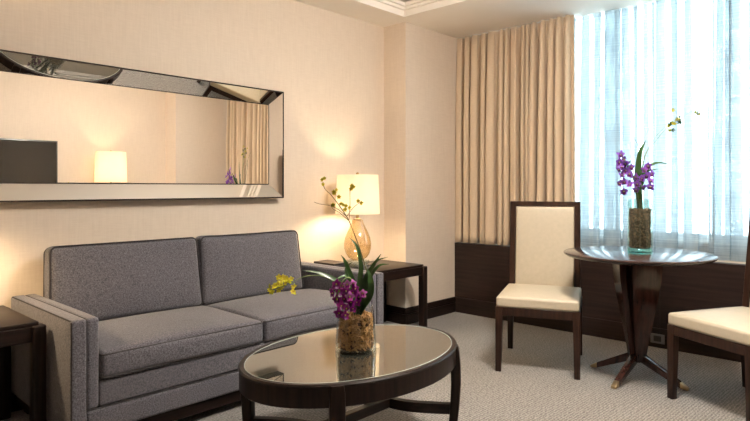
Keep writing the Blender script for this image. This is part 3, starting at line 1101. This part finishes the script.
stem(yo1, BY, [BY, at(356, 296, 2.48), at(340, 285, 2.46), at(322, 276, 2.44), at(303, 277, 2.42), at(290, 284, 2.4), at(270, 290, 2.38)], 0.0020, 0.001, M['stem'])
for (x, y) in ((322, 180), (324, 179), (323, 184), (334, 192), (335, 193), (339, 197), (336, 190), (343, 205), (346, 206), (349, 208), (341, 204), (351, 186), (353, 187), (351, 189), (358, 201), (361, 203), (333, 205), (345, 210)):
    blossom('bud', at(x, y, 2.52 + rnd.uniform(-0.02, 0.02)), yo1, BY, rnd)
for (x, y) in ((270, 290), (269, 287), (274, 286), (278, 284), (281, 282), (284, 280), (282, 288), (279, 290), (286, 283), (289, 281), (291, 279), (279, 277), (283, 277), (294, 287), (293, 292), (272, 292), (281, 285), (287, 279)):
    blossom('yellow', at(x, y, 2.40 + rnd.uniform(-0.02, 0.02)), yo1, BY, rnd, face=(-0.6, -0.7, 0.5), scale=1.2)

# ------------------------------------------------------------------ dining table
TX, TY, TR, TH = 3.66, 1.26, 0.425, 0.757
dt = empty('pedestal_table', 'round dark lacquered pedestal table standing before the bright window', 'table', (TX, TY, 0))
bm = lathe(bmesh.new(), [(TR - 0.07, TH - 0.034), (TR - 0.022, TH - 0.026), (TR - 0.004, TH - 0.015), (TR, TH - 0.008), (TR - 0.002, TH - 0.003), (TR - 0.008, TH)], 96)
obj('tabletop', bm, M['lacquer'], dt)
obj('hub', lathe(bmesh.new(), [(0.030, 0.10), (0.034, 0.13), (0.034, 0.18), (0.03, 0.20)], 24), M['cherry'], dt)
for k in range(4):
    a = math.radians(84 + 90 * k)
    r_ = Vector((math.cos(a), math.sin(a), 0))
    t_ = Vector((-math.sin(a), math.cos(a), 0))
    def P_(r, u, z):
        return r_ * r + t_ * u + Vector((0, 0, z))
    a2 = a + PI / 4
    r2 = Vector((math.cos(a2), math.sin(a2), 0))
    t2 = Vector((-math.sin(a2), math.cos(a2), 0))
    def P_b(r, u, z):
        return r2 * r + t2 * u + Vector((0, 0, z))
    bm = bmesh.new()
    rings = []
    for (z, ri, ro, wd) in ((0.11, 0.018, 0.046, 0.040), (0.20, 0.026, 0.056, 0.056), (0.50, 0.072, 0.104, 0.118), (0.60, 0.086, 0.120, 0.134), (TH - 0.03, 0.092, 0.128, 0.140)):
        rings.append([bm.verts.new(P_b(ri, -wd / 2, z)), bm.verts.new(P_b(ro, -wd / 2, z)), bm.verts.new(P_b(ro, wd / 2, z)), bm.verts.new(P_b(ri, wd / 2, z))])
    for A, B in zip(rings, rings[1:]):
        for i in range(4):
            j = (i + 1) % 4
            bm.faces.new((A[i], A[j], B[j], B[i]))
    bm.faces.new(rings[0][::-1])
    bm.faces.new(rings[-1])
    bmesh.ops.bevel(bm, geom=[e for e in bm.edges if abs(e.verts[0].co.z - e.verts[1].co.z) > 0.02], offset=0.004, segments=2, affect='EDGES')
    obj('blade', bm, M['cherry'], dt, auto=30)
    # splayed foot with a brass tip
    def seg(r0, r1, zt0, zt1, zb0, zb1, w0, w1):
        return hexa(bmesh.new(), [P_(r0, -w0 / 2, zb0), P_(r1, -w1 / 2, zb1), P_(r1, w1 / 2, zb1), P_(r0, w0 / 2, zb0)],
                    [P_(r0, -w0 / 2, zt0), P_(r1, -w1 / 2, zt1), P_(r1, w1 / 2, zt1), P_(r0, w0 / 2, zt0)], 0.003)
    ft = obj('foot', seg(0.02, 0.252, 0.162, 0.040, 0.108, 0.006, 0.040, 0.032), M['cherry'], dt)
    obj('brass_tip', seg(0.253, 0.295, 0.0395, 0.014, 0.006, 0.0, 0.032, 0.030), M['brass'], ft)
# glass cylinder vase
VC2 = Vector((3.715, 1.262, TH))
v2 = empty('cylinder_vase', 'tall clear cylinder vase with thick aqua bottom on the round table', 'vase', VC2)
prof = [(0.069, 0.018), (0.072, 0.03), (0.072, 0.325), (0.068, 0.325), (0.068, 0.03), (0.0001, 0.026)]
obj('vessel', lathe(bmesh.new(), prof, 48, close_bottom=False, close_top=False), M['aqua_clear'], v2)
obj('thick_bottom', lathe(bmesh.new(), [(0.066, 0), (0.071, 0.004), (0.072, 0.016), (0.066, 0.0255)], 48), M['aqua'], v2)
bark('mulch_filling', 'dark reddish mulch filling the tall vase on the round table', VC2, 0.0665, 0.027, 0.265, 1000, M['bark_dark'], 8, (0.006, 0.014))
B2 = VC2 + Vector((0, 0, 0.25))
po2 = empty('purple_orchid', 'violet orchid with narrow leaves in the tall vase at the window', 'orchid', B2)
rnd = random.Random(5)
leafobj(po2, B2, [B2, at(638, 185, 3.57), at(638, 168, 3.56), at(640, 153, 3.55), at(646, 140, 3.54)], 0.044, up=CAMUP)
leafobj(po2, B2, [B2, at(640, 188, 3.55), at(647, 169, 3.55), at(657, 163, 3.54), at(671, 164.5, 3.53)], 0.028, up=CAMUP)
leafobj(po2, B2, [B2, at(639, 190, 3.55), at(645, 174, 3.52), at(652, 170, 3.50), at(659, 169, 3.48)], 0.020, up=CAMUP)
leafobj(po2, B2, [B2, at(638, 185, 3.60), at(638, 165, 3.62), at(640, 150, 3.63), at(634, 138, 3.63)], 0.012, up=CAMUP)
leafobj(po2, B2, [B2, at(636, 190, 3.55), at(632, 176, 3.52), at(627, 165, 3.50), at(632, 160, 3.48)], 0.020, up=CAMUP)
stem(po2, B2, [B2, at(637, 190, 3.54), at(632, 172, 3.50), at(625, 160, 3.47), at(621, 154, 3.46)], 0.0022, 0.0014, M['stem'])
for (x, y) in ((621, 155), (623, 159), (619, 162), (625, 163), (621, 167), (618, 170), (626, 170), (631, 167), (622, 175), (629, 174), (635, 177), (619, 183), (624, 182), (637, 184), (642, 178), (647, 176), (650, 181), (652, 174), (644, 170), (636, 190), (624, 191), (650, 187), (643, 187), (630, 184), (648, 166)):
    blossom('violet', at(x, y, 3.47 + rnd.uniform(-0.04, 0.04)), po2, B2, rnd, face=(-0.75, -0.6, 0.0), scale=1.1)
BS = B2 + Vector((0.02, 0.01, 0))
sp2 = empty('green_spray', 'thin arching sprays with small green buds in the tall window vase', 'flower spray', BS)
stem(sp2, BS, [BS, at(644, 160, 3.58), at(655, 142, 3.58), at(668, 127, 3.57), at(680, 119, 3.56), at(690, 112, 3.56)], 0.0018, 0.0009, M['stem'])
stem(sp2, BS, [BS, at(643, 162, 3.60), at(655, 138, 3.62), at(664, 128, 3.63), at(672, 122, 3.64)], 0.0015, 0.0008, M['stem'])
stem(sp2, BS, [BS, at(640, 165, 3.58), at(643, 142, 3.58), at(649, 128, 3.58), at(650, 118, 3.58)], 0.0012, 0.0006, M['stem'])
stem(sp2, BS, [at(690, 112, 3.56), at(694, 112, 3.55), at(699, 114, 3.55)], 0.0010, 0.0006, M['stem'])
for (x, y) in ((668, 127), (670, 125), (672, 123), (674, 124), (676, 121), (677, 119), (679, 120), (679, 117), (680, 122), (672, 110.5), (670, 131), (672, 130), (697, 114), (699, 115), (695, 113)):
    blossom('lime' if rnd.random() < 0.6 else 'green', at(x, y, 3.57 + rnd.uniform(-0.02, 0.02)), sp2, BS, rnd, name='bud', scale=1.1)

# ------------------------------------------------------------------ dining chairs
def make_chair(label, loc, rz):
    """faces local -y"""
    t = empty('dining_chair', label, 'chair', loc, rz, 'cream upholstered dining chairs')
    hx, hy = 0.230, 0.262                                  # leg centres
    lw = 0.022
    for sx in (-1, 1):
        for sy in (-1, 1):
            x, y = sx * hx, sy * hy
            top_y = y
            e_ = lw * 0.80
            oy = 0.02 if sy > 0 else 0.0
            xa, xb = sorted((x + sx * lw, x + sx * (lw - 2 * e_)))
            ya, yb = sorted((y + sy * lw, y + sy * (lw - 2 * e_)))
            bm = hexa(bmesh.new(), [(xa, ya + oy, 0), (xb, ya + oy, 0), (xb, yb + oy, 0), (xa, yb + oy, 0)],
                      [(x - lw, y - lw, 0.405), (x + lw, y - lw, 0.405), (x + lw, y + lw, 0.405), (x - lw, y + lw, 0.405)], 0.003)
            obj('leg', bm, M['walnut'], t)
    bm = nbox(-hx, hx, -hy - 0.018, -hy + 0.006, 0.352, 0.404, 0.002, 1)
    box(bm, -hx, hx, hy - 0.006, hy + 0.018, 0.352, 0.404, 0.002, 1)
    box(bm, -hx - 0.018, -hx + 0.006, -hy, hy, 0.352, 0.404, 0.002, 1)
    box(bm, hx - 0.006, hx + 0.018, -hy, hy, 0.352, 0.404, 0.002, 1)
    obj('seat_rail', bm, M['walnut'], t)
    bm = cushion(bmesh.new(), hx + 0.017, hy + 0.016, 0.031, 0.012, 0.016, 0.0, (0, -0.008, 0.437), 12)
    obj('seat', bm, M['leather'], t)
    # leaning framed back
    tilt = Matrix.Translation((0, hy, 0.405)) @ Matrix.Rotation(math.radians(-6.5), 4, 'X')
    H = 0.652
    bx = 0.220
    bm = bmesh.new()
    for sx in (-1, 1):
        box(bm, sx * bx - 0.020, sx * bx + 0.020, -0.018, 0.022, 0.0, H, 0.003, 1)
    box(bm, -bx, bx, -0.018, 0.022, H - 0.034, H, 0.003, 1)
    box(bm, -bx, bx, -0.018, 0.022, 0.0, 0.05, 0.003, 1)
    bmesh.ops.transform(bm, matrix=tilt, verts=bm.verts)
    obj('back_frame', bm, M['walnut'], t)
    bm = cushion(bmesh.new(), bx - 0.021, 0.020, (H - 0.088) / 2, 0.012, 0, 0.010, (0, 0.002, 0.052 + (H - 0.088) / 2), 12)
    bmesh.ops.transform(bm, matrix=tilt, verts=bm.verts)
    obj('backrest', bm, M['leather'], t)
    return t
make_chair('cream upholstered chair turned away from the window beside the tan drape', (3.545, 1.832, 0), math.atan2(-0.924, 0.383))
make_chair('cream upholstered chair in the foreground, cut off by the picture edge', (3.56, 0.666, 0), math.atan2(-0.88, -0.47))

# ------------------------------------------------------------------ curtains
def pleated(name, x0, y0, y1, z0, z1, nf, amp, seed, m, label, cat, parent=None, group=None, per=12, nz=26, sharp=0.0, th=0.0016, topamp=0.55, xlean=0.0, pinch=0.0, lip=(0.05, 0.15), lipfall=0.45):
    rnd = random.Random(seed)
    ws = [rnd.uniform(0.55, 1.5) for _ in range(nf)]
    tot = sum(ws)
    amps = [rnd.uniform(0.55, 1.15) for _ in range(nf + 1)]
    drift = [rnd.uniform(-1, 1) for _ in range(nf + 1)]
    lips = [rnd.uniform(*lip) for _ in range(nf + 1)]
    drift2 = [rnd.uniform(-1, 1) for _ in range(nf + 1)]
    cols = []
    y = 0
    arc = 0
    for k in range(nf):
        for i in range(per):
            u = i / per
            cols.append((k, u, (y + ws[k] * u) / tot))
        y += ws[k]
    cols.append((nf - 1, 1.0, 1.0))
    bm = bmesh.new()
    uvl = bm.loops.layers.uv.new('UVMap')
    grid = []
    us = []
    for (k, u, s) in cols:
        col = []
        a0 = amps[k] * (1 - u) + amps[k + 1] * u
        wave = math.sin(2 * PI * u)
        wave = math.copysign(abs(wave) ** (1 - sharp), wave)
        dr = drift[k] * (1 - u) + drift[k + 1] * u
        dr2 = drift2[k] * (1 - u) + drift2[k + 1] * u
        for j in range(nz + 1):
            v = j / nz                                       # 0 bottom, 1 top
            z = z0 + (z1 - z0) * v
            am = amp * a0 * (topamp + (1 - topamp) * min(1, (1 - v) * 2.2)) * (1 + 0.12 * dr2 * (1 - v))
            if v > 0.93:
                am *= 1 - pinch * (v - 0.93) / 0.07
            x = x0 + am * wave + 0.010 * math.sin(4 * PI * u + dr * 3) * a0 + xlean * (1 - v)
            w_ = (y1 - y0) / nf
            yy = y0 + (y1 - y0) * s + w_ * 0.16 * dr * (1 - v) * math.sin(PI * min(1, s * 12) / 2) * math.sin(PI * min(1, (1 - s) * 12) / 2)
            yy += w_ * 0.10 * dr2 * math.sin(2.6 * v + dr * 3) * (1 - v)
            # fold lips overhang
            lp_ = lips[k] * (1 - u) + lips[k + 1] * u
            yy -= ws[k] * w_ * lp_ * math.sin(4 * PI * u) * (1 - lipfall * v)
            col.append(bm.verts.new((x, yy, z)))
        grid.append(col)
        us.append(s * (y1 - y0) * 1.8)
    for i in range(len(grid) - 1):
        for j in range(nz):
            f = bm.faces.new((grid[i][j], grid[i + 1][j], grid[i + 1][j + 1], grid[i][j + 1]))
            f.smooth = True
            for lp, (uu, vv) in zip(f.loops, ((us[i], j), (us[i + 1], j), (us[i + 1], j + 1), (us[i], j + 1))):
                lp[uvl].uv = (uu, (z1 - z0) * vv / nz)
    me = bpy.data.meshes.new(name)
    bm.to_mesh(me)
    bm.free()
    me.materials.append(m)
    o = bpy.data.objects.new(name, me)
    COL.objects.link(o)
    if th:
        sm = o.modifiers.new('cloth', 'SOLIDIFY')
        sm.thickness = th
        sm.offset = 0
    if label:
        tag(o, label, cat, group)
    if parent:
        o.parent = parent
    return o
pleated('drape', 4.52, 2.05, 3.168, 0.648, CZ - 0.002, 15, 0.058, 3, M['drape'], 'full length tan pleated drape hanging between window pier and sheer', 'curtain', group='tan drapes', sharp=0.25, th=0.003, pinch=0.35, lip=(0.09, 0.21), per=18)
pleated('drape', 4.515, -0.285, 0.74, 0.648, CZ - 0.002, 13, 0.058, 9, M['drape'], 'tan drape at the other window side, seen only in the mirror', 'curtain', group='tan drapes', sharp=0.25, th=0.003, pinch=0.35, lip=(0.09, 0.21), per=18)
pleated('sheer_curtain', 4.635, -0.25, 3.12, 0.648, CZ - 0.002, 22, 0.042, 17, M['sheer'], 'white see-through linen sheer glowing across the whole window', 'curtain', sharp=0.3, th=0.0, topamp=0.7, pinch=0.3, lip=(0.05, 0.40), per=26, lipfall=0.1)

# ------------------------------------------------------------------ power outlet on the dado baseboard
t = empty('power_outlet', 'grey power outlet plate low on the dark panelling behind the round table', 'outlet', (DX - 0.012, 1.39, 0.066))
obj('plate', nbox(-0.006, 0, -0.048, 0.048, -0.034, 0.034, 0.002, 1), M['steel'], t)
obj('socket', nbox(-0.008, -0.0055, -0.026, 0.026, -0.020, 0.020, 0.001, 1), M['slot'], t)

# ------------------------------------------------------------------ opposite side of the room, seen in the mirror
t = empty('console', 'low dark wood console under the television, reflected in the mirror', 'cabinet', (2.2, -0.36, 0))
obj('body', nbox(-1.0, 1.15, -0.20, 0.19, 0.06, 0.72, 0.004), M['wood_x'], t)
obj('worktop', nbox(-1.02, 1.17, -0.21, 0.21, 0.721, 0.75, 0.004), M['wood_x'], t)
obj('plinth', nbox(-0.98, 1.13, -0.18, 0.16, 0, 0.06), M['wood_x'], t)
for k in range(4):
    x = -0.99 + k * 0.535
    dr = obj('door', nbox(x, x + 0.525, 0.191, 0.208, 0.08, 0.705, 0.003, 1), M['wood_z'], t)
    obj('handle', tube(bmesh.new(), [(x + 0.49, 0.228, 0.42), (x + 0.49, 0.228, 0.56)], 0.006), M['nickel'], dr)
t = empty('television', 'flat black television reflected in the mirror beside the lit lamp', 'television', (1.86, -0.42, 0.75))
obj('screen_bezel', nbox(-0.51, 0.51, -0.02, 0.02, 0.28, 0.935, 0.005), M['black'], t)
obj('screen', nbox(-0.495, 0.495, 0.0195, 0.0225, 0.30, 0.92), M['screen'], t)
obj('stand', box(nbox(-0.03, 0.03, -0.015, 0.01, 0.012, 0.30), -0.2, 0.2, -0.1, 0.1, 0, 0.014, 0.003), M['black'], t)
table_lamp((2.95, -0.36, 0.75), 'lit lamp with pale drum shade on the console, seen in the mirror', LAMP_WATTS, 0.47, 0.365, 0.182, 0.172, [(r, z * 1.15) for r, z in EGG], LW)
